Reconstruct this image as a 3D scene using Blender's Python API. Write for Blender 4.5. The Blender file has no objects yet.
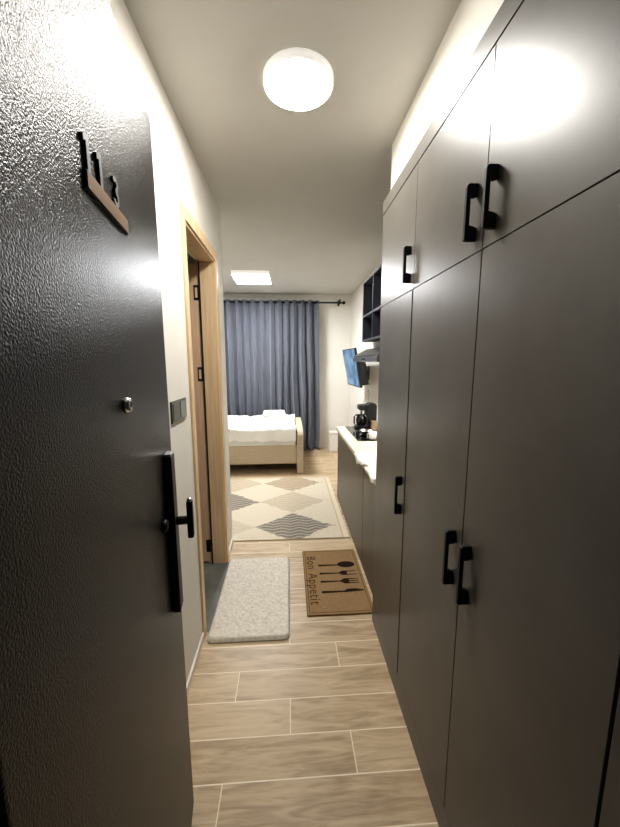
import bpy, bmesh, math, random
from mathutils import Vector, Matrix, noise as mnoise
random.seed(7)
C = bpy.context.scene.collection
PI = math.pi

# ------------------------------------------------------------------ dimensions (metres)
XL, XR, XW = -0.482, 0.472, 1.05          # left corridor wall, wardrobe fronts, right wall
ZC = 2.571                                # ceiling
YF = 5.87                                 # far wall
XS = 0.532                                # bulkhead above the wardrobes

# ------------------------------------------------------------------ node helpers
def mat(name, col, rough=0.5, metal=0.0, spec=0.5, noise=None, bump=None, emit=None, sheen=0.0, coat=0.0, var=None):
    """noise=(scale, amount, stretch) colour variation; bump=(scale, strength, dist, stretch)"""
    m = bpy.data.materials.new(name); m.use_nodes = True
    nt = m.node_tree; b = nt.nodes['Principled BSDF']
    b.inputs['Base Color'].default_value = (*col, 1)
    b.inputs['Roughness'].default_value = rough
    b.inputs['Metallic'].default_value = metal
    b.inputs['Specular IOR Level'].default_value = spec
    b.inputs['Sheen Weight'].default_value = sheen
    b.inputs['Coat Weight'].default_value = coat
    tc = nt.nodes.new('ShaderNodeTexCoord')
    def coords(st):
        mp = nt.nodes.new('ShaderNodeMapping'); mp.inputs['Scale'].default_value = st
        nt.links.new(tc.outputs['Object'], mp.inputs['Vector']); return mp.outputs['Vector']
    if noise:
        sc, amt, st = noise
        n = nt.nodes.new('ShaderNodeTexNoise'); n.inputs['Scale'].default_value = sc
        n.inputs['Detail'].default_value = 5; n.inputs['Roughness'].default_value = .6
        nt.links.new(coords(st), n.inputs['Vector'])
        r = nt.nodes.new('ShaderNodeValToRGB')
        lo = [max(0, c*(1-amt)) for c in col]; hi = [min(1, c*(1+amt)) for c in col]
        r.color_ramp.elements[0].color = (*lo, 1); r.color_ramp.elements[1].color = (*hi, 1)
        r.color_ramp.elements[0].position = .3; r.color_ramp.elements[1].position = .7
        nt.links.new(n.outputs['Fac'], r.inputs['Fac']); nt.links.new(r.outputs['Color'], b.inputs['Base Color'])
    if bump:
        sc, stg, dist, st = bump
        n = nt.nodes.new('ShaderNodeTexNoise'); n.inputs['Scale'].default_value = sc
        n.inputs['Detail'].default_value = 2
        nt.links.new(coords(st), n.inputs['Vector'])
        bp = nt.nodes.new('ShaderNodeBump'); bp.inputs['Strength'].default_value = stg
        bp.inputs['Distance'].default_value = dist
        nt.links.new(n.outputs['Fac'], bp.inputs['Height']); nt.links.new(bp.outputs['Normal'], b.inputs['Normal'])
    if emit:
        b.inputs['Emission Color'].default_value = (*emit[0], 1)
        b.inputs['Emission Strength'].default_value = emit[1]
    return m

def math_node(nt, op, a, b=None, c=None):
    n = nt.nodes.new('ShaderNodeMath'); n.operation = op
    for i, v in enumerate((a, b, c)):
        if v is None: continue
        if isinstance(v, (int, float)): n.inputs[i].default_value = v
        else: nt.links.new(v, n.inputs[i])
    return n.outputs[0]

def plank_floor():
    m = bpy.data.materials.new('wood_look_tile'); m.use_nodes = True
    nt = m.node_tree; b = nt.nodes['Principled BSDF']; L = nt.links.new
    M = lambda op, *a: math_node(nt, op, *a)
    tc = nt.nodes.new('ShaderNodeTexCoord'); sp = nt.nodes.new('ShaderNodeSeparateXYZ')
    L(tc.outputs['Object'], sp.inputs[0]); X, Y = sp.outputs[0], sp.outputs[1]
    W, LN = 0.1513, 0.735
    v = M('DIVIDE', M('SUBTRACT', Y, 1.045), W); k = M('FLOOR', v); fv = M('SUBTRACT', v, k)
    u = M('DIVIDE', M('ADD', M('SUBTRACT', X, 0.237), M('MULTIPLY', k, 0.245)), LN); ku = M('FLOOR', u); fu = M('SUBTRACT', u, ku)
    dv = M('MULTIPLY', M('MINIMUM', fv, M('SUBTRACT', 1, fv)), W)
    du = M('MULTIPLY', M('MINIMUM', fu, M('SUBTRACT', 1, fu)), LN)
    d = M('MINIMUM', dv, du)
    g = nt.nodes.new('ShaderNodeMapRange'); g.interpolation_type = 'SMOOTHSTEP'
    L(d, g.inputs[0]); g.inputs[1].default_value = .0013; g.inputs[2].default_value = .0030
    g.inputs[3].default_value = 1; g.inputs[4].default_value = 0
    cid = nt.nodes.new('ShaderNodeCombineXYZ'); L(ku, cid.inputs[0]); L(k, cid.inputs[1])
    wn = nt.nodes.new('ShaderNodeTexWhiteNoise'); L(cid.outputs[0], wn.inputs['Vector'])
    cv = nt.nodes.new('ShaderNodeCombineXYZ')
    L(M('MULTIPLY', X, 2.2), cv.inputs[0]); L(M('MULTIPLY', Y, 17), cv.inputs[1]); L(M('MULTIPLY', wn.outputs['Value'], 37), cv.inputs[2])
    n1 = nt.nodes.new('ShaderNodeTexNoise'); L(cv.outputs[0], n1.inputs['Vector'])
    n1.inputs['Scale'].default_value = 1.6; n1.inputs['Detail'].default_value = 7; n1.inputs['Distortion'].default_value = 1.3
    n2 = nt.nodes.new('ShaderNodeTexNoise'); L(cv.outputs[0], n2.inputs['Vector'])
    n2.inputs['Scale'].default_value = 9; n2.inputs['Detail'].default_value = 3
    f = M('ADD', M('MULTIPLY', n1.outputs['Fac'], .8), M('MULTIPLY', n2.outputs['Fac'], .2))
    f = M('ADD', f, M('MULTIPLY', M('SUBTRACT', wn.outputs['Value'], .5), .16))
    r = nt.nodes.new('ShaderNodeValToRGB'); e = r.color_ramp.elements
    e[0].position = .30; e[0].color = (.34, .245, .145, 1)
    e[1].position = .68; e[1].color = (.60, .475, .315, 1)
    x = r.color_ramp.elements.new(.48); x.color = (.49, .372, .235, 1)
    L(f, r.inputs['Fac'])
    mx = nt.nodes.new('ShaderNodeMix'); mx.data_type = 'RGBA'
    L(g.outputs[0], mx.inputs[0]); L(r.outputs[0], mx.inputs[6]); mx.inputs[7].default_value = (.80, .70, .54, 1)
    L(mx.outputs[2], b.inputs['Base Color'])
    b.inputs['Roughness'].default_value = .42
    bp = nt.nodes.new('ShaderNodeBump'); bp.inputs['Strength'].default_value = .25; bp.inputs['Distance'].default_value = .002
    L(M('SUBTRACT', M('MULTIPLY', n2.outputs['Fac'], .3), g.outputs[0]), bp.inputs['Height']); L(bp.outputs[0], b.inputs['Normal'])
    return m

def oak(name, c0, c1, axis='z', rough=.45):
    m = bpy.data.materials.new(name); m.use_nodes = True
    nt = m.node_tree; b = nt.nodes['Principled BSDF']; L = nt.links.new
    tc = nt.nodes.new('ShaderNodeTexCoord'); mp = nt.nodes.new('ShaderNodeMapping')
    s = {'z': (38, 38, 1.6), 'x': (1.6, 38, 38), 'y': (38, 1.6, 38)}[axis]
    mp.inputs['Scale'].default_value = s; L(tc.outputs['Object'], mp.inputs['Vector'])
    n = nt.nodes.new('ShaderNodeTexNoise'); n.inputs['Scale'].default_value = 1.5; n.inputs['Detail'].default_value = 6
    n.inputs['Distortion'].default_value = .8; L(mp.outputs[0], n.inputs['Vector'])
    r = nt.nodes.new('ShaderNodeValToRGB'); r.color_ramp.elements[0].position = .32; r.color_ramp.elements[1].position = .7
    r.color_ramp.elements[0].color = (*c0, 1); r.color_ramp.elements[1].color = (*c1, 1)
    L(n.outputs['Fac'], r.inputs['Fac']); L(r.outputs[0], b.inputs['Base Color']); b.inputs['Roughness'].default_value = rough
    return m

def attr_mat(name, rough=.95, bump=None):
    m = bpy.data.materials.new(name); m.use_nodes = True
    nt = m.node_tree; b = nt.nodes['Principled BSDF']; L = nt.links.new
    a = nt.nodes.new('ShaderNodeAttribute'); a.attribute_name = 'tint'
    n = nt.nodes.new('ShaderNodeTexNoise'); n.inputs['Scale'].default_value = 120; n.inputs['Detail'].default_value = 3
    tc = nt.nodes.new('ShaderNodeTexCoord'); L(tc.outputs['Object'], n.inputs['Vector'])
    mr = nt.nodes.new('ShaderNodeMapRange'); L(n.outputs['Fac'], mr.inputs[0]); mr.inputs[3].default_value = .72; mr.inputs[4].default_value = 1.2
    mx = nt.nodes.new('ShaderNodeMix'); mx.data_type = 'RGBA'; mx.blend_type = 'MULTIPLY'; mx.inputs[0].default_value = 1
    cc = nt.nodes.new('ShaderNodeCombineColor')
    for i in range(3): L(mr.outputs[0], cc.inputs[i])
    L(a.outputs['Color'], mx.inputs[6]); L(cc.outputs[0], mx.inputs[7]); L(mx.outputs[2], b.inputs['Base Color'])
    b.inputs['Roughness'].default_value = rough; b.inputs['Specular IOR Level'].default_value = .1
    bp = nt.nodes.new('ShaderNodeBump'); bp.inputs['Strength'].default_value = .6; bp.inputs['Distance'].default_value = .004
    L(n.outputs['Fac'], bp.inputs['Height']); L(bp.outputs[0], b.inputs['Normal'])
    return m

ONE = (1, 1, 1)
M = {}
M['wall'] = mat('white_paint', (.80, .775, .715), .75, spec=.25, noise=(3, .02, ONE), bump=(90, .06, .002, ONE))
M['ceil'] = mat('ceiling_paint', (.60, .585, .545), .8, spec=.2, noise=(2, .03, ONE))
M['floor'] = plank_floor()
M['gtile'] = mat('grey_floor_tile', (.17, .175, .16), .35, noise=(9, .25, ONE))
M['skirt'] = mat('white_skirting', (.82, .79, .72), .35)
M['oak'] = oak('oak_veneer', (.68, .49, .29), (.82, .63, .41))
M['oakd'] = oak('oak_leaf', (.64, .44, .29), (.76, .56, .39))
M['ward'] = mat('graphite_laminate', (.106, .098, .086), .36, spec=.46, noise=(5, .12, (1, 1, 1)), bump=(260, .10, .001, (1, .35, 2.2)))
M['kit'] = mat('taupe_laminate', (.108, .094, .076), .40, noise=(5, .1, ONE))
M['gap'] = mat('dark_gap', (.01, .01, .01), .8)
M['cub'] = mat('shaded_slate_laminate', (.06, .065, .085), .5, noise=(5, .1, ONE))  # shade inside the compartments is put into this darker laminate colour
M['cubf'] = mat('lit_slate_edge', (.15, .16, .19), .4)  # lighter copy of the shelf laminate, painted as its lit front edges
M['door'] = mat('hammered_black_paint', (.013, .0118, .0105), .31, spec=.26, noise=(4, .2, ONE), bump=(330, .46, .004, ONE))
M['blk'] = mat('matt_black_metal', (.008, .008, .008), .45, spec=.4)
M['blkg'] = mat('black_gloss', (.01, .01, .011), .12)
M['plas'] = mat('black_plastic', (.015, .015, .016), .35)
M['steel'] = mat('brushed_steel', (.62, .62, .60), .28, metal=1, bump=(60, .05, .001, (1, 12, 1)))
M['chrome'] = mat('chrome', (.8, .8, .8), .12, metal=1)
M['dig'] = mat('lit_black_digit', (.34, .35, .36), .45, metal=.2)  # grey paints reflected light onto the fronts of the black digits
M['wbar'] = oak('walnut_strip', (.25, .14, .07), (.42, .25, .13), 'x', .5)
M['curt'] = mat('blue_grey_curtain', (.128, .137, .165), .85, spec=.15, sheen=.25, noise=(30, .15, (1, 1, .15)), bump=(300, .1, .001, ONE))
M['duv'] = mat('white_cotton', (.86, .85, .82), .9, spec=.1, bump=(18, .2, .02, ONE))
M['bed'] = mat('beige_upholstery', (.52, .44, .33), .85, spec=.15, noise=(60, .1, ONE), bump=(250, .2, .001, ONE))
M['mat'] = mat('grey_shag_pile', (.78, .735, .64), .95, spec=.1, noise=(58, .16, ONE), bump=(220, .9, .008, ONE))
M['coir'] = mat('tan_coir', (.30, .20, .105), .95, spec=.1, noise=(160, .25, ONE), bump=(260, .6, .003, ONE))
M['coirl'] = mat('brown_coir_edge', (.16, .085, .035), .95, spec=.1)
M['ink'] = mat('dark_brown_print', (.028, .016, .010), .9, spec=.1)
M['inkl'] = mat('faded_brown_print', (.085, .05, .022), .9, spec=.1)
M['rug'] = attr_mat('woven_rug')
M['stone'] = mat('cream_worktop', (.80, .74, .62), .25, noise=(6, .06, ONE))
M['white'] = mat('white_plastic', (.82, .80, .75), .35)
M['cer'] = mat('white_ceramic', (.85, .84, .80), .15)
M['card'] = mat('tan_card', (.50, .36, .21), .7, noise=(30, .1, ONE))
M['switch'] = mat('dark_grey_plastic', (.085, .085, .075), .3)
M['switchl'] = mat('mid_grey_plastic', (.24, .235, .21), .25)
M['clear'] = mat('cloth_white', (.88, .86, .80), .9, spec=.1, noise=(25, .05, ONE), bump=(60, .3, .004, ONE))
M['lamp'] = mat('lit_diffuser', (1, 1, 1), .5, emit=((1.0, .97, .92), 112))
M['lamp2'] = mat('lit_panel', (1, 1, 1), .5, emit=((.97, .98, 1.0), 76))
M['lampb'] = mat('lamp_body', (.85, .84, .80), .4, emit=((1, .97, .92), .35))
M['pale'] = mat('pale_plastic', (.32, .30, .27), .4)
M['strip'] = mat('lit_strip', (1, 1, 1), .5, emit=((1, .96, .88), 40))

def screen_mat():
    m = bpy.data.materials.new('blue_screen'); m.use_nodes = True
    nt = m.node_tree; b = nt.nodes['Principled BSDF']; L = nt.links.new
    tc = nt.nodes.new('ShaderNodeTexCoord'); n = nt.nodes.new('ShaderNodeTexNoise'); n.inputs['Scale'].default_value = 5; n.inputs['Distortion'].default_value = 1
    L(tc.outputs['Object'], n.inputs['Vector'])
    r = nt.nodes.new('ShaderNodeValToRGB'); r.color_ramp.elements[0].color = (.055, .115, .20, 1); r.color_ramp.elements[1].color = (.20, .31, .43, 1)
    r.color_ramp.elements[0].position = .35; r.color_ramp.elements[1].position = .65
    L(n.outputs['Fac'], r.inputs['Fac']); L(r.outputs[0], b.inputs['Emission Color']); b.inputs['Emission Strength'].default_value = 1.0
    b.inputs['Base Color'].default_value = (.02, .03, .04, 1); b.inputs['Roughness'].default_value = .15
    return m
M['screen'] = screen_mat()

# ------------------------------------------------------------------ mesh helpers
class MB:
    def __init__(s): s.v, s.f, s.smooth = [], [], []
    def add(s, vs, fs, smooth=False):
        o = len(s.v); s.v += [tuple(v) for v in vs]
        for f in fs: s.f.append([i+o for i in f]); s.smooth.append(smooth)
        return s
    def box(s, x0, x1, y0, y1, z0, z1):
        x0, x1 = sorted((x0, x1)); y0, y1 = sorted((y0, y1)); z0, z1 = sorted((z0, z1))
        v = [(x0,y0,z0),(x1,y0,z0),(x1,y1,z0),(x0,y1,z0),(x0,y0,z1),(x1,y0,z1),(x1,y1,z1),(x0,y1,z1)]
        return s.add(v, [(0,3,2,1),(4,5,6,7),(0,1,5,4),(1,2,6,5),(2,3,7,6),(3,0,4,7)])
    def tube(s, pts, r, n=10, caps=True):
        pts = [Vector(p) for p in pts]; rs = r if isinstance(r, (list, tuple)) else [r]*len(pts)
        vs, fs = [], []
        for i, p in enumerate(pts):
            t = (pts[min(i+1, len(pts)-1)]-pts[max(i-1, 0)]).normalized()
            a = Vector((0,0,1)) if abs(t.z) < .9 else Vector((1,0,0))
            u = t.cross(a).normalized(); w = t.cross(u)
            for k in range(n):
                q = 2*PI*k/n; vs.append(p+(u*math.cos(q)+w*math.sin(q))*rs[i])
        for i in range(len(pts)-1):
            for k in range(n):
                fs.append((i*n+k, i*n+(k+1)%n, (i+1)*n+(k+1)%n, (i+1)*n+k))
        s.add(vs, fs, True)
        if caps:
            o = len(s.v)-len(vs)
            s.f.append([o+k for k in range(n)][::-1]); s.smooth.append(False)
            s.f.append([o+(len(pts)-1)*n+k for k in range(n)]); s.smooth.append(False)
        return s
    def lathe(s, c, prof, n=32, axis='z'):
        vs, fs = [], []
        for r, h in prof:
            for k in range(n):
                q = 2*PI*k/n; a, b = r*math.cos(q), r*math.sin(q)
                vs.append({'z': (c[0]+a, c[1]+b, c[2]+h), 'x': (c[0]+h, c[1]+a, c[2]+b), 'y': (c[0]+b, c[1]+h, c[2]+a)}[axis])
        m = len(prof)
        for i in range(m-1):
            for k in range(n): fs.append((i*n+k, i*n+(k+1)%n, (i+1)*n+(k+1)%n, (i+1)*n+k))
        if prof[0][0] > 1e-6: fs.append([k for k in range(n)][::-1])
        if prof[-1][0] > 1e-6: fs.append([(m-1)*n+k for k in range(n)])
        return s.add(vs, fs, True)
    def prism(s, poly, fn, d0, d1):
        """poly: 2-D outline (CCW); fn(a,b,d)->xyz"""
        n = len(poly)
        vs = [fn(a, b, d0) for a, b in poly]+[fn(a, b, d1) for a, b in poly]
        fs = [list(range(n))[::-1], [n+i for i in range(n)]]+[(i, (i+1)%n, n+(i+1)%n, n+i) for i in range(n)]
        return s.add(vs, fs)
    def grid(s, nu, nv, fn, smooth=True, flip=False):
        vs = [fn(i/nu, j/nv) for j in range(nv+1) for i in range(nu+1)]
        w = nu+1; fs = []
        for j in range(nv):
            for i in range(nu):
                f = (j*w+i, j*w+i+1, (j+1)*w+i+1, (j+1)*w+i); fs.append(f[::-1] if flip else f)
        return s.add(vs, fs, smooth)

def wloc(p):
    l = Vector((0,0,0))
    while p: l = l+p.location; p = p.parent
    return l

def obj(name, mb, m, parent=None, bevel=0, seg=2, local=False, fix=True):
    """links one mesh object. Coordinates are world unless local (then in the thing's own frame)."""
    me = bpy.data.meshes.new(name)
    if parent is None:
        xs = [v[0] for v in mb.v]; ys = [v[1] for v in mb.v]; zs = [v[2] for v in mb.v]
        org = Vector(((min(xs)+max(xs))/2, (min(ys)+max(ys))/2, min(zs)))
    else: org = Vector((0,0,0)) if local else wloc(parent)
    me.from_pydata([Vector(v)-org for v in mb.v], [], mb.f)
    for p, sm in zip(me.polygons, mb.smooth): p.use_smooth = sm
    bm = bmesh.new(); bm.from_mesh(me)
    if fix: bmesh.ops.recalc_face_normals(bm, faces=bm.faces)
    if bevel:
        es = [e for e in bm.edges if len(e.link_faces) == 2 and e.calc_face_angle(0) > .6]
        bmesh.ops.bevel(bm, geom=es, offset=bevel, segments=seg, affect='EDGES', profile=.6, clamp_overlap=True)
    bm.to_mesh(me); bm.free()
    me.materials.append(m)
    o = bpy.data.objects.new(name, me); C.objects.link(o)
    if parent is None: o.location = org
    else: o.parent = parent
    return o

def tag(o, label, cat, group=None):
    o['label'] = label; o['category'] = cat
    if group: o['group'] = group
    return o
def thing(name, label, cat, loc=(0,0,0), rz=0, group=None):
    o = bpy.data.objects.new(name, None); C.objects.link(o); o.location = loc; o.rotation_euler = (0,0,rz)
    o.empty_display_size = .05
    return tag(o, label, cat, group)
def struct(name, mb, m, bevel=0, keep=False):
    me_o = obj(name, mb, m, None, bevel)
    if keep:                                   # keep world coordinates as object coordinates (for the plank layout)
        off = me_o.location.copy(); me_o.data.transform(Matrix.Translation(off)); me_o.location = (0,0,0)
    me_o['kind'] = 'structure'; return me_o

# ------------------------------------------------------------------ the room shell
struct('floor', MB().box(-2.30, XW, -.4, YF, -.06, 0).box(XL, XW, -.4, -.39, -.06, 0), M['floor'], keep=True)
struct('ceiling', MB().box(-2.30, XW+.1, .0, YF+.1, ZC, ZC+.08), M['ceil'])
YO0, YO1, ZO = 1.762, 2.445, 2.155        # bathroom opening
WT = .125                                 # left wall thickness
wl = MB()
wl.box(XL-WT, XL, .0, YO0, 0, ZC); wl.box(XL-WT, XL, YO1, 2.738, 0, ZC); wl.box(XL-WT, XL, YO0, YO1, ZO, ZC)
struct('wall_left', wl, M['wall'])
struct('wall_bedroom_near', MB().box(-2.30, XL-WT, 2.58, 2.738, 0, ZC), M['wall'])
struct('wall_bedroom_left', MB().box(-2.40, -2.30, 2.58, YF+.1, 0, ZC), M['wall'])
struct('wall_far', MB().box(-2.40, XW+.1, YF, YF+.1, 0, ZC), M['wall'])
struct('wall_right', MB().box(XW, XW+.1, .0, YF+.1, 0, ZC), M['wall'])
struct('wall_bulkhead', MB().box(XS, XW, .22, 1.89, 2.2635, ZC), M['wall'])
we = MB()
we.box(XL, -.30, .02, .20, 0, ZC); we.box(.52, XW, .02, .20, 0, ZC); we.box(-.30, .52, .02, .20, 2.17, ZC)
struct('wall_entry', we, M['wall'])
# bathroom beyond the oak frame
struct('wall_bathroom_back', MB().box(-2.0, -1.9, .9, 2.58, 0, ZC), M['wall'])
struct('wall_bathroom_near', MB().box(-1.9, XL-WT, .8, .9, 0, ZC), M['wall'])
struct('floor_bathroom', MB().box(-1.9, XL+.022, YO0, YO1, -.02, .0015).box(-1.9, XL-WT, .9, YO0, -.02, .0015).box(-1.9, XL-WT, YO1, 2.58, -.02, .0015), M['gtile'])
# skirtings
struct('baseboard_left', MB().box(XL, XL+.010, .21, 1.712, 0, .045), M['skirt'], .003)
struct('baseboard_end', MB().box(XL, XL+.010, 2.509, 2.738, 0, .045), M['skirt'], .003)
struct('baseboard_far', MB().box(-2.3, XW, YF-.012, YF, 0, .06), M['skirt'], .003)
struct('baseboard_right', MB().box(XW-.012, XW, 3.64, YF-.012, 0, .06), M['skirt'], .003)
# entry door frame (steel jambs)
fr = MB().box(-.30, -.243, .02, .262, 0, 2.17).box(.475, .52, .02, .255, 0, 2.17).box(-.243, .475, .02, .20, 2.125, 2.17)
struct('trim_1', fr, M['blk'], .003)

# ------------------------------------------------------------------ bathroom door frame and leaf
d = bpy.data.objects.new('door_1', None); C.objects.link(d); d.location = (XL, (YO0+YO1)/2, 0); d['kind'] = 'structure'
cw, ct = .062, .012
ca = MB()
ca.box(XL, XL+ct, YO0-.048, YO0, 0, ZO+cw); ca.box(XL, XL+ct, YO1, YO1+cw, 0, ZO+cw); ca.box(XL, XL+ct, YO0, YO1, ZO, ZO+cw)
obj('casing', ca, M['oak'], d, .004)
jb = .095
li = MB()
li.box(XL-jb, XL+.001, YO0, YO0+.012, 0, ZO); li.box(XL-jb, XL+.001, YO1-.012, YO1, 0, ZO); li.box(XL-jb, XL+.001, YO0+.012, YO1-.012, ZO-.012, ZO)
obj('jamb_lining', li, M['oak'], d, .002)
obj('gasket', MB().box(XL-jb-.006, XL-jb, YO1-.02, YO1-.001, 0, ZO-.014).box(XL-jb-.006, XL-jb, YO0+.001, YO0+.02, 0, ZO-.014), M['gap'], d)
leaf = obj('door_leaf', MB().box(XL-jb-.70, XL-jb-.010, YO1-.002, YO1+.036, .012, ZO-.02), M['oakd'], d, .003)
for zc in (1.95, 1.41, .14):
    h = obj('hinge', MB().box(XL-jb-.046, XL-jb-.012, YO1-.006, YO1-.0015, zc-.048, zc+.048), M['blk'], leaf, .001)
    obj('hinge_plate', MB().box(XL-jb-.037, XL-jb-.021, YO1-.0075, YO1-.005, zc-.032, zc+.032), M['oakd'] if zc > .5 else M['blk'], h)

# ------------------------------------------------------------------ entry door (opened inwards, seen from outside)
TH = math.radians(8)
XDe, YDe, DW = -.3388, .993, .755
hx, hy = XDe+math.sin(TH)*DW, YDe-math.cos(TH)*DW
E = thing('entry_door', 'black hammered steel entrance door standing open with number 113 on it', 'door', (hx, hy, 0), PI/2+TH)
S = lambda s: DW-s                       # s = distance from the free edge
leafm = MB().prism([(0, .012), (DW, .012), (DW, 2.093), (DW-.065, 2.110), (0, 2.110)], lambda a, b, q: (a, q, b), 0, .055)
obj('door_leaf', leafm, M['door'], E, .003, local=True)
nb = obj('number_bar', MB().box(S(.470), S(.292), -.0058, -.0040, 1.7335, 1.7565), M['wbar'], E, .0004, local=True)
obj('number_bar_backing', MB().box(S(.4715), S(.2905), -.0039, 0, 1.731, 1.7565), M['blk'], nb, local=True)
def digit(x, kind, z=1.7572):
    fn = lambda a, b, q: (x+a, q, z+b)
    for dep, mt, nm, par in ((( -.0042, 0), M['blk'], 'digit', E), ((-.0048, -.0043), M['dig'], 'digit_face', None)):
        mb = MB()
        if kind == '1':
            mb.prism([(.002, 0), (.0115, 0), (.0115, .048), (.003, .048), (-.006, .043), (-.006, .035), (.002, .038)], fn, *dep)
        else:
            t = .0075
            def arc(cz, r, a0, a1, n=10):
                P = [(r*math.cos(a0+(a1-a0)*i/n), cz+r*math.sin(a0+(a1-a0)*i/n)) for i in range(n+1)]
                Q = [((r-t)*math.cos(a0+(a1-a0)*i/n), cz+(r-t)*math.sin(a0+(a1-a0)*i/n)) for i in range(n+1)]
                for i in range(n): mb.prism([P[i], P[i+1], Q[i+1], Q[i]], fn, *dep)
            arc(.0355, .0125, math.radians(-100), math.radians(160)); arc(.0140, .0140, math.radians(-160), math.radians(100))
        if par: dg = obj(nm, mb, mt, E, local=True)
        else: obj(nm, mb, mt, dg, local=True)
digit(S(.465), '1'); digit(S(.419), '1'); digit(S(.346), '3')
pe = obj('peephole', MB().lathe((S(.375), 0, 1.424), [(.0145, 0), (.0145, -.004), (.011, -.010), (.0075, -.0105), (.007, -.008)], 24, 'y'), M['chrome'], E, local=True)
obj('peephole_lens', MB().lathe((S(.375), 0, 1.424), [(.0066, -.006), (.0045, -.0098), (0, -.0108)], 20, 'y'), M['blkg'], pe, local=True)
pl = obj('handle_plate', MB().box(S(.115), S(.070), -.020, 0, .815, 1.256), M['blk'], E, .003, local=True)
obj('plate_cap', MB().box(S(.113), S(.073), -.019, -.002, 1.2562, 1.263), M['steel'], pl, .001, local=True)
hd = MB().tube([(S(.092), -.018, 1.072), (S(.092), -.055, 1.072)], .0115, 14)
obj('handle_stem', hd, M['blk'], E, local=True)
gp = MB().box(S(.103), S(.081), -.063, -.047, 1.022, 1.128)
g = obj('handle_grip', gp, M['blk'], E, .005, local=True)
obj('grip_cap', MB().lathe((S(.092), -.055, 1.128), [(.007, 0), (.007, .003), (.004, .006), (0, .0065)], 16), M['steel'], g, local=True)
obj('stem_reflection', MB().lathe((S(.165), 0, 1.095), [(.015, 0), (.015, -.008), (.012, -.012), (0, -.0125)], 24, 'y'), M['blk'], E, local=True)  # dark disc standing in for the stem's reflection in the glossy door

# ------------------------------------------------------------------ wardrobes
ZP, ZM, ZCo, ZT = .112, 1.7658, 2.2016, 2.2612
FT = .018                                 # front thickness
def bar_handle(parent, y, z0, z1):
    """bridge handle: two solid feet carrying a straight grip, with an open finger space"""
    dpt, w = .029, .011
    t = (z1-z0)*.24
    fn = lambda a, b, q: (XR-a, q, b)
    poly = [(0, z0), (dpt-.003, z0), (dpt, z0+.003), (dpt, z1-.006), (dpt-.006, z1), (0, z1), (0, z1-t*.9), (.008, z1-t), (dpt-.011, z1-t), (dpt-.011, z0+t*1.15), (.008, z0+t*1.1), (0, z0+t)]
    o = obj('handle', MB().prism(poly, fn, y-w/2, y+w/2), M['blk'], parent, .0012, 1)
    return o
def wardrobe(y0, y1, label, splits, handles, zs_gap=.0016, deep=None):
    t = thing('wardrobe', label, 'wardrobe', ((XR+XW)/2, (y0+y1)/2, 0), group=None)
    cx0, cx1 = XR+FT+.003, XW-.002
    b = MB()
    b.box(cx0, cx1, y0+.0005, y0+.018, 0, ZT-.003); b.box(cx0, cx1, y1-.018, y1-.0005, 0, ZT-.003)
    b.box(cx1-.012, cx1, y0+.018, y1-.018, 0, ZT-.003); b.box(cx0+.02, cx1-.012, y0+.018, y1-.018, ZT-.022, ZT-.003)
    b.box(cx0+.02, cx1-.012, y0+.018, y1-.018, .09, .108); b.box(cx0+.02, cx1-.012, y0+.018, y1-.018, ZM-.009, ZM+.009)
    obj('carcass', b, M['ward'], t)
    obj('shadow_gap', MB().box(cx0-.002, cx0+.002, y0+.001, y1-.001, ZP+.01, ZCo), M['gap'], t)
    obj('plinth', MB().box(XR, XR+FT, y0, y1, 0, ZP-.0005), M['ward'], t)
    obj('cornice', MB().box(XR-.002, XR+FT, y0, y1, ZCo+.001, ZT), M['ward'], t)
    ys = [y0]+splits+[y1]
    for i in range(len(ys)-1):
        a, c = ys[i]+zs_gap, ys[i+1]-zs_gap
        if deep and i == deep[0]: a += deep[1]
        lo = obj('lower_door', MB().box(XR, XR+FT, a, c, ZP+.0015, ZM-.0012), M['ward'], t, .0008, 1)
        up = obj('upper_door', MB().box(XR, XR+FT, ys[i]+zs_gap*.7, ys[i+1]-zs_gap*.7, ZM+.0012, ZCo-.0010), M['ward'], t, .0008, 1)
        hy_ = handles[i]
        if hy_ is not None:
            bar_handle(up, hy_, 1.796, 1.930); bar_handle(lo, hy_, .853, 1.020)
    return t
wardrobe(.275, .408, 'narrow dark grey wardrobe column at the near right edge of the corridor', [], [None], deep=(0, -.0))
wardrobe(.4105, 1.3315, 'wide dark grey wardrobe with four doors and paired black handles', [.8616], [.817, .902])
wardrobe(1.3325, 1.797, 'tall slim dark grey wardrobe at the kitchen end with one door column', [], [1.372], deep=(0, .006))

# ------------------------------------------------------------------ kitchen run
KX, KT = .525, .800                       # cabinet face, worktop height
def base_cabinet(y0, y1, label, doors, gl=True):
    t = thing('base_cabinet', label, 'cabinet', ((KX+XW)/2, (y0+y1)/2, 0), group='kitchen base cabinets')
    zt = KT-.034
    b = MB(); x0 = KX+.02; x1 = XW-.002
    b.box(x0, x1, y0+.0005, y0+.018, .07, zt); b.box(x0, x1, y1-.018, y1-.0005, 0, zt)
    b.box(x1-.012, x1, y0+.018, y1-.018, .07, zt); b.box(x0, x1-.012, y0+.018, y1-.018, .07, .088); b.box(x0, x1-.012, y0+.018, y1-.018, zt-.03, zt)
    obj('carcass', b, M['kit'], t)
    obj('plinth', MB().box(KX+.006, KX+.024, y0, y1, 0, .068), M['kit'], t)
    n = len(doors)-1
    for i in range(n):
        obj('door', MB().box(KX, KX+.019, doors[i]+.003, doors[i+1]-.003, .006 if True else .07, zt-.020), M['kit'], t, .001, 1)
    obj('finger_rail', MB().box(KX+.008, KX+.02, y0, y1, zt-.020, zt), M['gap'], t)
    return t
base_cabinet(1.80, 2.335, 'short taupe base cabinet beside the wardrobe, under the draped cloth', [1.80, 2.335])
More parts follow.
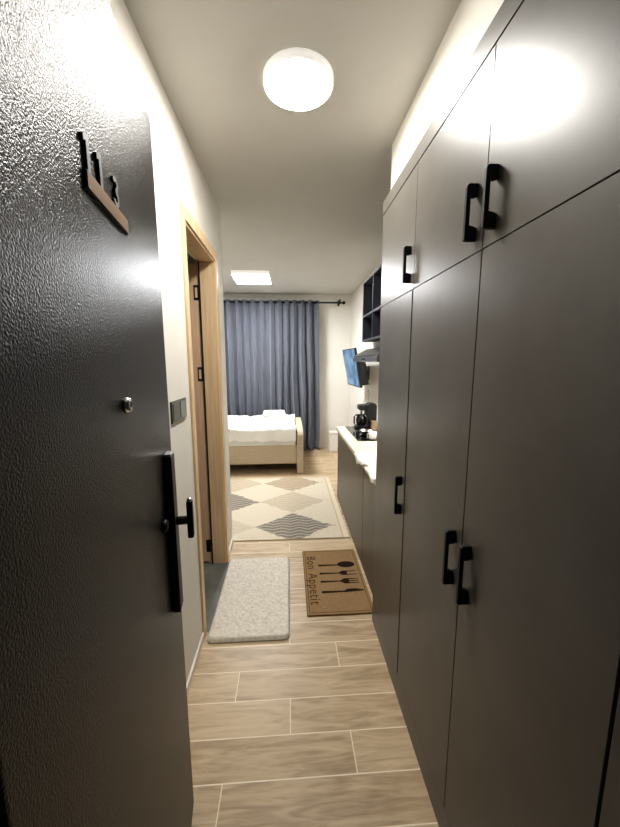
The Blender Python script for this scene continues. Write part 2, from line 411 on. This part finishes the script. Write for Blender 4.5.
base_cabinet(2.337, 3.63, 'long taupe base cabinet under the black cooktop at the far end', [2.337, 3.63])
tag(obj('kitchen_worktop', MB().box(KX-.018, XW-.002, 1.80, 3.645, KT-.033, KT), M['stone'], None, .003), 'cream stone worktop running along the right wall over the base cabinets', 'worktop')

# cooktop
ck = thing('cooktop', 'black glass cooktop set in the cream worktop', 'cooktop', (.80, 3.26, KT))
obj('glass_plate', MB().box(.600, 1.00, 2.935, 3.60, KT, KT+.007), M['blkg'], ck, .002)
for (bx, by, br) in ((.72, 3.09, .075), (.90, 3.09, .06), (.72, 3.40, .06), (.90, 3.40, .075)):
    obj('heating_ring', MB().lathe((bx, by, KT+.0071), [(br, 0), (br, .0004), (br-.004, .0004), (br-.004, 0)], 32), M['steel'], ck)
# coffee maker
cm = thing('coffee_maker', 'black drip coffee maker with a carafe at the far end of the worktop', 'coffee maker', (.79, 3.52, KT+.007))
zb = KT+.0078
obj('base', MB().box(.690, .900, 3.455, 3.585, zb, zb+.026), M['plas'], cm, .006)
fnb = lambda a, b, q: (a, q, b)
obj('water_tank', MB().prism([(.815, zb+.026), (.900, zb+.026), (.900, zb+.235), (.888, zb+.255), (.865, zb+.264), (.830, zb+.262), (.800, zb+.24), (.795, zb+.13), (.815, zb+.11)], fnb, 3.455, 3.585), M['plas'], cm, .004)
obj('brew_head', MB().prism([(.716, zb+.195), (.800, zb+.180), (.800, zb+.246), (.720, zb+.240)], fnb, 3.462, 3.578), M['plas'], cm, .005)
cf = obj('carafe', MB().lathe((.752, 3.52, zb+.028), [(.040, 0), (.052, .02), (.056, .055), (.046, .09), (.036, .10), (.038, .112), (.0, .114)], 28), M['blkg'], cm)
obj('carafe_handle', MB().tube([(.715, 3.51, zb+.136), (.690, 3.505, zb+.136), (.676, 3.502, zb+.124), (.674, 3.50, zb+.07), (.678, 3.50, zb+.045)], .0085, 10), M['plas'], cf)
obj('feed_pipe', MB().tube([(.752, 3.52, zb+.142), (.752, 3.52, zb+.185)], .012, 12), M['steel'], cm)
# saucepan, mug, carton
sp = thing('saucepan', 'small shiny steel saucepan standing on the black cooktop', 'saucepan', (.715, 3.14, KT+.008))
zs = KT+.0078
obj('pan_body', MB().lathe((.715, 3.14, zs), [(.050, 0), (.058, .006), (.060, .045), (.063, .048), (.058, .048), (.056, .008), (0, .006)], 32), M['steel'], sp)
obj('pan_handle', MB().tube([(.678, 3.10, zs+.040), (.655, 3.07, zs+.048), (.622, 3.035, zs+.052)], [.006, .006, .008], 10), M['plas'], sp)
mg = thing('mug', 'white ceramic mug standing at the near edge of the black cooktop', 'mug', (.745, 2.985, KT+.008))
obj('cup', MB().lathe((.745, 2.985, KT+.0075), [(.026, 0), (.033, .004), (.036, .065), (.033, .065), (.029, .008), (0, .006)], 28), M['cer'], mg)
obj('ear', MB().tube([(.711, 2.980, KT+.058), (.694, 2.978, KT+.054), (.690, 2.978, KT+.038), (.696, 2.978, KT+.024), (.713, 2.980, KT+.020)], .005, 8), M['cer'], mg)
ctn = MB().box(.832, .925, 3.36, 3.43, KT+.0084, KT+.088)
ctn = obj('carton', ctn, M['card'], None, .003)
tag(ctn, 'small tan carton standing on the cooktop in front of the coffee maker', 'carton')
obj('carton_lid', MB().box(.830, .927, 3.358, 3.432, KT+.0885, KT+.096), M['card'], ctn, .002)
# cloth over the front edge
def cloth(u, v):
    y = 1.93+u*.60
    e = .028*math.sin(u*9)+.012*math.sin(u*23+1)
    a = v*(.312+e)                      # from the back over the edge
    top = .29+.02*math.sin(u*7)
    zt = KT+.004+.006*abs(math.sin(u*11+v*5))+.004*math.sin(v*17+u*3)**2
    xe = KX-.028
    if a < top: return (xe+top-a+.01, y, zt)
    q = a-top
    return (xe-.003-.004*math.sin(u*19), y, zt-q*.9)
cl = MB().grid(60, 40, cloth)
cl_o = tag(obj('dish_cloth', cl, M['clear'], None), 'rumpled white dish cloth draped over the near end of the worktop edge', 'cloth')
sm = cl_o.modifiers.new('thick', 'SOLIDIFY'); sm.thickness = .003; sm.offset = 1

# open wall shelf
sh = thing('open_wall_shelf', 'slate open wall shelf with dark shaded square compartments above the hood', 'shelf', ((.70+XW)/2, 2.55, 1.674))
SY0, SY1, SZ0, SZ1, SX = 1.89, 3.305, 1.674, 2.212, .70
f = MB()
f.box(SX, XW-.002, SY0, SY1, SZ0, SZ0+.018); f.box(SX, XW-.002, SY0, SY1, SZ1-.018, SZ1)
f.box(SX, XW-.002, SY0, SY0+.018, SZ0+.018, SZ1-.018); f.box(SX, XW-.002, SY1-.018, SY1, SZ0+.018, SZ1-.018)
obj('frame', f, M['cub'], sh)
obj('back_panel', MB().box(XW-.010, XW-.003, SY0+.018, SY1-.018, SZ0+.018, SZ1-.018), M['cub'], sh)
dvs = [2.16, 2.54, 2.92]
obj('shelf_board', MB().box(SX+.001, XW-.011, SY0+.018, SY1-.018, 1.893, 1.911), M['cub'], sh)
for y in dvs: obj('divider', MB().box(SX+.002, XW-.011, y-.009, y+.009, SZ0+.018, 1.8925).box(SX+.002, XW-.011, y-.009, y+.009, 1.9115, SZ1-.018), M['cub'], sh)
lip = MB().box(SX-.0015, SX, SY0, SY1, 1.893, 1.911).box(SX-.0015, SX, SY0, SY1, SZ1-.006, SZ1).box(SX-.0015, SX, SY0, SY1, SZ0, SZ0+.006)
for y in dvs: lip.box(SX-.0015, SX, y-.006, y+.006, SZ0+.006, SZ1-.006)
obj('edge_banding', lip, M['cubf'], sh)
# hood
hd = thing('range_hood', 'slim steel range hood with sloping visor under the open shelf', 'range hood', (.83, 2.86, 1.485))
HY0, HY1 = 2.42, 3.30
fnh = lambda a, b, q: (a, q, b)
obj('visor', MB().prism([(.625, 1.490), (1.04, 1.490), (1.04, 1.605), (.74, 1.605), (.625, 1.545)], fnh, HY0, HY1), mat('hood_grey_metal', (.20, .20, .19), .38, metal=.7), hd, .003)
obj('hood_body', MB().box(.80, XW-.004, HY0+.02, HY1-.02, 1.606, 1.672), M['white'], hd, .003)
obj('front_lip', MB().box(.617, .6245, HY0, HY1, 1.4905, 1.530), M['steel'], hd, .002)
obj('added_hood_lamp', MB().box(.93, .98, 2.55, 3.18, 1.486, 1.4898), M['strip'], hd)  # glowing strip added to brighten the wall and worktop; no fitting seen
for i in range(3): obj('button', MB().lathe((.617, 2.80+i*.05, 1.512), [(.008, 0), (.008, -.004), (0, -.0042)], 14, 'x'), M['plas'], hd)

# ------------------------------------------------------------------ television on the right wall
tvO = Vector((.848, 4.05, 1.180)); tw = Vector((-.049, .9988, 0)).normalized(); tu = Vector((-.178, 0, .984)); tu = (tu-tw*tu.dot(tw)).normalized(); tn = tu.cross(tw).normalized()
if tn.x > 0: tn = -tn
TW, THt = .68, .472
def T(a, b, q): return tvO+tw*a+tu*b-tn*q        # a along, b up, q behind the screen
def tbox(mb, a0, a1, b0, b1, q0, q1): return mb.prism([(a0, b0), (a1, b0), (a1, b1), (a0, b1)], lambda a, b, q: T(a, b, q), q0, q1)
tv = thing('television', 'flat television tilted forward on the right wall showing a blue picture', 'television', (1.0, 4.39, 1.18))
obj('housing', tbox(MB(), 0, TW, 0, THt, .0, .028), M['plas'], tv, .003)
obj('screen', tbox(MB(), .012, TW-.012, .014, THt-.010, -.0012, -.0002), M['screen'], tv)
obj('back_cover', tbox(MB(), .015, TW-.05, .02, THt*.70, .0285, .115), M['plas'], tv, .006)
obj('wall_arm', MB().box(.985, XW-.012, 4.50, 4.56, 1.31, 1.37).box(XW-.012, XW-.001, 4.45, 4.61, 1.25, 1.43), M['blk'], tv, .003)
tag(obj('cable', MB().tube([(.955, 4.10, 1.16), (.965, 4.09, 1.10), (.955, 4.085, 1.04), (.975, 4.085, .99), (1.00, 4.08, .96), (1.041, 4.08, .93)], .004, 8), M['pale'], None), 'thin pale cable hanging down below the television', 'cable')
pg = thing('wall_socket', 'white wall socket low behind the coffee maker under the television', 'socket', (XW-.005, 4.08, .90))
obj('socket_plate', MB().box(XW-.012, XW-.001, 4.03, 4.13, .875, .955), M['white'], pg, .003)
obj('socket_insert', MB().lathe((XW-.0125, 4.08, .915), [(.024, 0), (.024, -.002), (.02, -.0022), (.019, .0)], 20, 'x'), M['white'], pg)

# ------------------------------------------------------------------ bed
BX0, BX1, BY0, BY1 = -1.95, .100, 4.50, 5.46
bd = thing('single_bed', 'beige upholstered single bed with a raised footboard in front of the curtain', 'bed', ((BX0+.19)/2, (BY0+BY1)/2, 0))
obj('rail', MB().box(BX0, BX1, BY0, BY0+.06, .135, .385), M['bed'], bd, .012, 3)
obj('rail', MB().box(BX0, BX1, BY1-.06, BY1, .135, .385), M['bed'], bd, .012, 3)
ft = [(BY0-.03, 0), (BY1+.03, 0), (BY1+.03, .585), (BY1+.0, .610), (BY0+.40, .612), (BY0+.16, .603), (BY0+.05, .588), (BY0-.005, .568), (BY0-.03, .535)]
obj('footboard', MB().prism(ft, lambda a, b, q: (q, a, b), BX1+.001, .188), M['bed'], bd, .014, 3)
obj('headboard', MB().box(BX0-.09, BX0-.001, BY0-.03, BY1+.03, 0, .95), M['bed'], bd, .02, 3)
obj('slat_base', MB().box(BX0, BX1, BY0+.06, BY1-.06, .22, .27), M['bed'], bd)
obj('mattress', MB().box(BX0+.01, BX1-.012, BY0+.015, BY1-.015, .300, .530), M['duv'], bd, .04, 3)
for yy in (BY0+.10, BY1-.10): obj('leg', MB().lathe((-1.85, yy, 0), [(.02, 0), (.028, .22), (0, .2201)], 14), M['blk'], bd)
def duv(u, v):
    x = BX0+.45+u*(BX1-.010-BX0-.45); w = .98
    a = v*1.36-.19; y = BY0-.008+a
    n = mnoise.noise(Vector((x*3.1, y*3.3, 1.7)))*.026-.020*max(0, 1-abs(mnoise.noise(Vector((x*4.5+y*2, y*5-x, 9))))*7)+mnoise.noise(Vector((x*9, y*8, 4.2)))*.018
    n = min(0, n-.012); z =   .655+n
    edge = min(1, max(0, (BX1-.01-x)/.14)); z -= (1-edge)**2*.075
    if a < .05:
        q = .05-a; r = .09
        z =   .655+n*.8-min(q, r)**2/(2*r)*.9-max(0, q-r)*1.02
        y = BY0+.04-min(q, .075)*.75+ .010*math.sin(x*26+1)*min(1, q*6) - .012
    if a > .93:
        q = a-.93
        z =   .655+n*.8-q*.95; y = BY0+.93+min(q, .04)*.8
    return (x, y, z)
dv = obj('duvet', MB().grid(150, 80, duv), M['duv'], None)
s2 = dv.modifiers.new('thick', 'SOLIDIFY'); s2.thickness = .012; s2.offset = 1
tag(dv, 'puffy white duvet spread over the single bed', 'duvet')
tw_ = thing('folded_towel', 'folded white towel lying on the duvet near the curtain', 'towel', (-.22, 5.28, .625))
obj('lower_fold', MB().box(-.40, -.05, 5.18, 5.38, .6685, .703), M['clear'], tw_, .014, 3)
obj('upper_fold', MB().box(-.385, -.065, 5.185, 5.375, .7035, .743), M['clear'], tw_, .016, 3)

# ------------------------------------------------------------------ curtain, rod
CY = 5.715
def curtain_fn(x0, x1, seed):
    rnd = random.Random(seed); ph = []
    p = 0; xs = 240
    freq = [rnd.uniform(.75, 1.3) for _ in range(40)]
    tot = 24.0*(x1-x0)
    acc = [0]
    for i in range(xs): acc.append(acc[-1]+freq[int(i/xs*39)]/xs)
    sc = tot*PI/acc[-1]*.62
    def fn(u, v):
        i = u*xs; k = min(int(i), xs-1); a = (acc[k]+(acc[k+1]-acc[k])*(i-k))*sc
        z = 2.452-(2.452-.012)*v
        amp = .046+.024*v
        sway = .014*math.sin(v*5+u*11)*v+.010*math.sin(v*9+u*31)*v
        x = x0+(x1-x0)*u+.012*math.sin(2*a+.8)+sway
        if u > .86: x += (u-.86)/.14*.012*math.sin(v*3)
        y = CY+amp*math.sin(a+.5*math.sin(v*2.2+u*4)*v)+.012*math.sin(2.3*a+v*2)*(.3+v)
        return (x, y, z)
    return fn
cu = thing('curtain', 'long blue-grey pleated curtain hanging from the black rod behind the bed', 'curtain', (-.6, CY, 2.45))
co = obj('fabric', MB().grid(560, 44, curtain_fn(-1.75, .485, 3)), M['curt'], cu)
so = co.modifiers.new('thick', 'SOLIDIFY'); so.thickness = .002
for i in range(15):
    x = -1.68+i*.148
    obj('eyelet', MB().lathe((x, CY, 2.418), [(.020, -.002), (.030, -.002), (.030, .002), (.020, .002), (.020, -.002)], 20, 'x'), M['blk'], cu)
rd = thing('curtain_rod', 'black metal curtain rod with ball end mounted above the curtain', 'curtain rod', (-.4, CY, 2.42))
obj('pole', MB().tube([(-1.95, CY, 2.418), (.90, CY, 2.418)], .0125, 14), M['blk'], rd)
for x in (-1.95, .90):
    obj('finial', MB().lathe((x, CY, 2.418), [(0, -.030), (.017, -.022), (.026, -.004), (.026, .006), (.016, .022), (0, .028)], 18, 'x'), M['blk'], rd)
for x in (-1.85, .835):
    obj('bracket', MB().box(x-.012, x+.012, CY-.018, YF-.001, 2.432, 2.446).box(x-.016, x+.016, YF-.012, YF-.001, 2.39, 2.475).box(x-.010, x+.010, CY-.016, CY+.016, 2.398, 2.470), M['blk'], rd, .002)

# white bin
bn = thing('waste_bin', 'white lidded waste bin standing by the far wall beyond the kitchen run', 'bin', (.735, 5.66, 0))
obj('bin_body', MB().prism([(.675, 5.575), (.800, 5.575), (.800, 5.735), (.675, 5.735)], lambda a, b, q: (a, b, q), .0, .300), M['white'], bn, .012, 3)
obj('bin_lid', MB().box(.670, .805, 5.570, 5.740, .304, .326), M['white'], bn, .006)
obj('rim', MB().box(.679, .796, 5.579, 5.731, .2995, .3045), M['plas'], bn)

# ------------------------------------------------------------------ rugs and mats
RX0, RX1, RY0, RY1 = -1.90, .502, 2.741, 4.29
nx, ny = 240, 220
rg = MB()
def rugz(x, y): return .011+.0012*mnoise.noise(Vector((x*6, y*6, 0)))
rg.grid(nx, ny, lambda u, v: (RX0+(RX1-RX0)*u, RY0+(RY1-RY0)*v, rugz(RX0+(RX1-RX0)*u, RY0+(RY1-RY0)*v)))
per = [(RX0, RY0), (RX1, RY0), (RX1, RY1), (RX0, RY1)]
for i in range(4):
    a, b = per[i], per[(i+1) % 4]
    rg.add([(a[0], a[1], .0005), (b[0], b[1], .0005), (b[0], b[1], .0105), (a[0], a[1], .0105)], [(0,1,2,3)])
ro = obj('patterned_rug', rg, M['rug'], None, fix=False)
tag(ro, 'cream woven rug with grey and brown diamonds in front of the bed', 'rug')
ca_ = ro.data.color_attributes.new('tint', 'FLOAT_COLOR', 'POINT')
cream = (.64, .575, .46); kinds = {}
pal = {'g': (.22, .195, .17), 'b': (.50, .425, .32), 'n': (.40, .315, .22), 'l': (.54, .47, .37)}
grid_k = {(0, 0): 'g', (0, 1): 'b', (0, 2): 'n', (-1, 0): 'l', (-1, 1): 'g', (-1, 2): 'b', (-2, 0): 'n', (-2, 1): 'b', (-2, 2): 'g', (-3, 1): 'n'}
for i, v in enumerate(ro.data.vertices):
    x, y = v.co.x+ro.location.x, v.co.y+ro.location.y
    col = cream
    cx = round((x-.03)/.70); cy = round((y-2.965)/.565)
    dx, dy = abs(x-.03-cx*.70)/.345, abs(y-2.965-cy*.565)/.275
    wob = .10*mnoise.noise(Vector((x*22, y*22, 5)))
    if dx+dy+wob < 1:
        k = grid_k.get((cx, cy), 'b'); c = pal[k]
        zz = (y+.034*abs(((x*13) % 2)-1)+.012*mnoise.noise(Vector((x*9, y*9, 2))))*19
        s = (zz % 1.0)
        if k in 'gn': col = c if s < .58 else tuple(.55*a+.45*b for a, b in zip(c, cream))
        else: col = c if s < .7 else tuple(.5*a+.5*b for a, b in zip(c, cream))
    if x > RX1-.085 or x < RX0+.085:
        e = min(RX1-x, x-RX0)
        col = (.70, .615, .47) if e < .045 else ((.47, .39, .28) if e < .06 else cream)
    ca_.data[i].color = (*col, 1)

def rr_poly(x0, x1, y0, y1, r, n=6):
    P = []
    for (cx, cy, a0) in ((x1-r, y0+r, -90), (x1-r, y1-r, 0), (x0+r, y1-r, 90), (x0+r, y0+r, 180)):
        for k in range(n+1):
            a = math.radians(a0+90*k/n); P.append((cx+r*math.cos(a), cy+r*math.sin(a)))
    return P
# bath mat
bmx = thing('bath_mat', 'thick pale grey bath mat in front of the oak doorway', 'mat', (-.235, 2.06, 0))
def pile(u, v):
    x0, x1, y0, y1 = -.458, -.008, 1.678, 2.458
    x = x0+(x1-x0)*u; y = y0+(y1-y0)*v
    r = .035
    # round the corners
    for (cx, cy, sx, sy) in ((x0+r, y0+r, -1, -1), (x1-r, y0+r, 1, -1), (x0+r, y1-r, -1, 1), (x1-r, y1-r, 1, 1)):
        if (x-cx)*sx > 0 and (y-cy)*sy > 0:
            l = math.hypot(x-cx, y-cy); m_ = max(abs(x-cx), abs(y-cy))
            if l > 0: x, y = cx+(x-cx)*m_/l, cy+(y-cy)*m_/l
    e = min(u, 1-u)*(x1-x0); e2 = min(v, 1-v)*(y1-y0); ee = min(e, e2)
    h = .020*min(1, ee/.012)**.5
    h += (mnoise.noise(Vector((x*55, y*55, 0)))*.003+mnoise.noise(Vector((x*16, y*16, 3)))*.0025)*min(1, ee/.02)
    return (x, y, .006+h)
obj('pile', MB().grid(110, 180, pile), M['mat'], bmx)
obj('backing', MB().prism(rr_poly(-.459, -.007, 1.677, 2.459, .036), lambda a, b, q: (a, b, q), .0005, .0062), mat('grey_mat_backing', (.30, .28, .24), .9), bmx)

# door mat with cutlery print
dm = thing('doormat', 'tan coir kitchen mat printed with cutlery beside the base cabinet', 'mat', (.297, 2.205, 0))
DX0, DX1, DY0, DY1 = .098, .503, 1.845, 2.548
obj('mat_body', MB().prism(rr_poly(DX0, DX1, DY0, DY1, .006, 3), lambda a, b, q: (a, b, q), .0005, .0095), M['coir'], dm, .002)
zt = .0098
ln = MB()
for (a, b, c, e) in ((DX0+.012, DX1-.012, DY0+.014, DY0+.019), (DX0+.012, DX1-.012, DY1-.019, DY1-.014), (DX0+.012, DX0+.0165, DY0+.019, DY1-.019), (DX1-.0165, DX1-.012, DY0+.019, DY1-.019)):
    ln.box(a, b, c, e, .0090, zt)
obj('border_line', ln, M['coirl'], dm)
obj('edge_binding', MB().prism(rr_poly(DX0-.003, DX1+.003, DY0-.003, DY1+.003, .008, 3), lambda a, b, q: (a, b, q), .0004, .0050), M['coirl'], dm)
def flat(poly): return MB().prism(poly, lambda a, b, q: (a, b, q), .0092, zt)
def hbar(mb, x0, x1, y, h0, h1):
    x0 += .022; x1 += .022
    mb.prism([(x0, y-h0), (x1, y-h1), (x1, y+h1), (x0, y+h0)], lambda a, b, q: (a, b, q), .0092, zt)
def ell(cx, cy, a, b, n=26): return [(cx+a*math.cos(2*PI*k/n), cy+b*math.sin(2*PI*k/n)) for k in range(n)]
SY, FY1, FY2, NY = 2.342, 2.243, 2.152, 2.045
mb = MB(); hbar(mb, .182, .33, SY, .011, .006); mb.prism(ell(.408, SY+.004, .064, .038), lambda a, b, q: (a, b, q), .0092, zt); obj('spoon_print', mb, M['ink'], dm)
def fork(y, tines, sp):
    mb = MB(); hbar(mb, .182, .325, y, .010, .005)
    mb.prism([(.340, y-.006), (.367, y-sp-.006), (.394, y-sp-.006), (.400, y), (.394, y+sp+.006), (.367, y+sp+.006), (.340, y+.006)], lambda a, b, q: (a, b, q), .0092, zt)
    for t in range(tines):
        yy = y-sp+2*sp*t/(tines-1); hbar(mb, .366, .442, yy, .0058, .003)
    obj('fork_print', mb, M['ink'], dm)
fork(FY1, 2, .019); fork(FY2, 3, .022)
mb = MB(); hbar(mb, .180, .335, NY, .011, .007)
mb.prism([(.352, NY-.010), (.484, NY+.002), (.480, NY+.010), (.425, NY+.026), (.372, NY+.024), (.352, NY+.008)], lambda a, b, q: (a, b, q), .0092, zt); obj('knife_print', mb, M['ink'], dm)
def text_mesh(name, body, size, mtx, m, parent, ext=.0003):
    cu_ = bpy.data.curves.new(name, 'FONT'); cu_.body = body; cu_.size = size; cu_.extrude = ext; cu_.space_character = 1.12
    to = bpy.data.objects.new(name+'_tmp', cu_); C.objects.link(to); bpy.context.view_layer.update()
    me = bpy.data.meshes.new_from_object(to.evaluated_get(bpy.context.evaluated_depsgraph_get()))
    bpy.data.objects.remove(to); me.transform(Matrix.Translation(-wloc(parent)) @ mtx); me.materials.clear(); me.materials.append(m)
    o = bpy.data.objects.new(name, me); C.objects.link(o); o.parent = parent; return o
# reads from the far end to the near end, letter tops to the right
for word, yy in (('Bon', 2.465), ('Appetit', 2.25)):
    mt = Matrix.Translation((.124, yy, zt)) @ Matrix.Rotation(-PI/2, 4, 'Z')
    text_mesh('lettering', word, .094, mt, M['inkl'], dm)

# ------------------------------------------------------------------ lamps and switch
lp = thing('ceiling_light', 'round white ceiling light glowing above the corridor', 'ceiling light', (.051, 1.508, ZC-.034), group=None)
obj('housing', MB().lathe((.051, 1.508, ZC-.028), [(.1285, .0), (.135, .004), (.135, .0275), (0, .0278)], 64), M['lampb'], lp)
obj('diffuser', MB().lathe((.051, 1.508, ZC-.028), [(0, -.006), (.07, -.005), (.115, -.0035), (.124, -.0015), (.128, .0), (.128, .002)], 64), M['lamp'], lp)
l2 = thing('ceiling_light', 'rectangular white ceiling panel light glowing over the bed end', 'ceiling light', (-.44, 4.60, ZC-.05))
obj('housing', MB().box(-.672, -.218, 4.39, 4.922, ZC-.0455, ZC-.0005), M['lampb'], l2, .004)
obj('diffuser', MB().box(-.665, -.225, 4.40, 4.912, ZC-.0475, ZC-.0457), M['lamp2'], l2, .002)
sw = thing('light_switch', 'dark grey double light switch on the white wall beside the open entrance door', 'light switch', (XL, 1.52, 1.29))
obj('switch_frame', MB().box(XL+.0005, XL+.009, 1.425, 1.625, 1.245, 1.335), M['switch'], sw, .003)
for y in (1.435, 1.53): obj('rocker', MB().box(XL+.0092, XL+.012, y, y+.085, 1.255, 1.325), M['switchl'] if y > 1.5 else M['switch'], sw, .002)

# ------------------------------------------------------------------ world, camera
w = bpy.data.worlds.new('World'); bpy.context.scene.world = w; w.use_nodes = True
bg = w.node_tree.nodes['Background']; bg.inputs[0].default_value = (1, .9, .75, 1); bg.inputs[1].default_value = .02

cam = bpy.data.cameras.new('Camera'); co_ = bpy.data.objects.new('Camera', cam); C.objects.link(co_)
f_px, yaw, pitch, roll = 346.17, .0617, .1512, -.0021
cy_, sy_, cp, sp_ = math.cos(yaw), math.sin(yaw), math.cos(pitch), math.sin(pitch)
F = Vector((sy_*cp, cy_*cp, -sp_)); R = Vector((cy_, -sy_, 0)); U = R.cross(F)
R2 = R*math.cos(roll)+U*math.sin(roll); U2 = -R*math.sin(roll)+U*math.cos(roll)
mw = Matrix((( R2.x, U2.x, -F.x, 0), (R2.y, U2.y, -F.y, 0), (R2.z, U2.z, -F.z, 1.5), (0, 0, 0, 1)))
co_.matrix_world = mw
cam.sensor_fit = 'HORIZONTAL'; cam.sensor_width = 36; cam.lens = f_px*36/620; cam.clip_start = .01
sc = bpy.context.scene; sc.camera = co_
sc.view_settings.view_transform = 'Standard'
try: sc.view_settings.look = 'Medium High Contrast'
except Exception as ex: print('LOOK', ex)
sc.view_settings.exposure = 0.3
sc.cycles.use_denoising = True
sc.cycles.max_bounces = 10; sc.cycles.diffuse_bounces = 6; sc.cycles.glossy_bounces = 5
sc.cycles.sample_clamp_indirect = 8
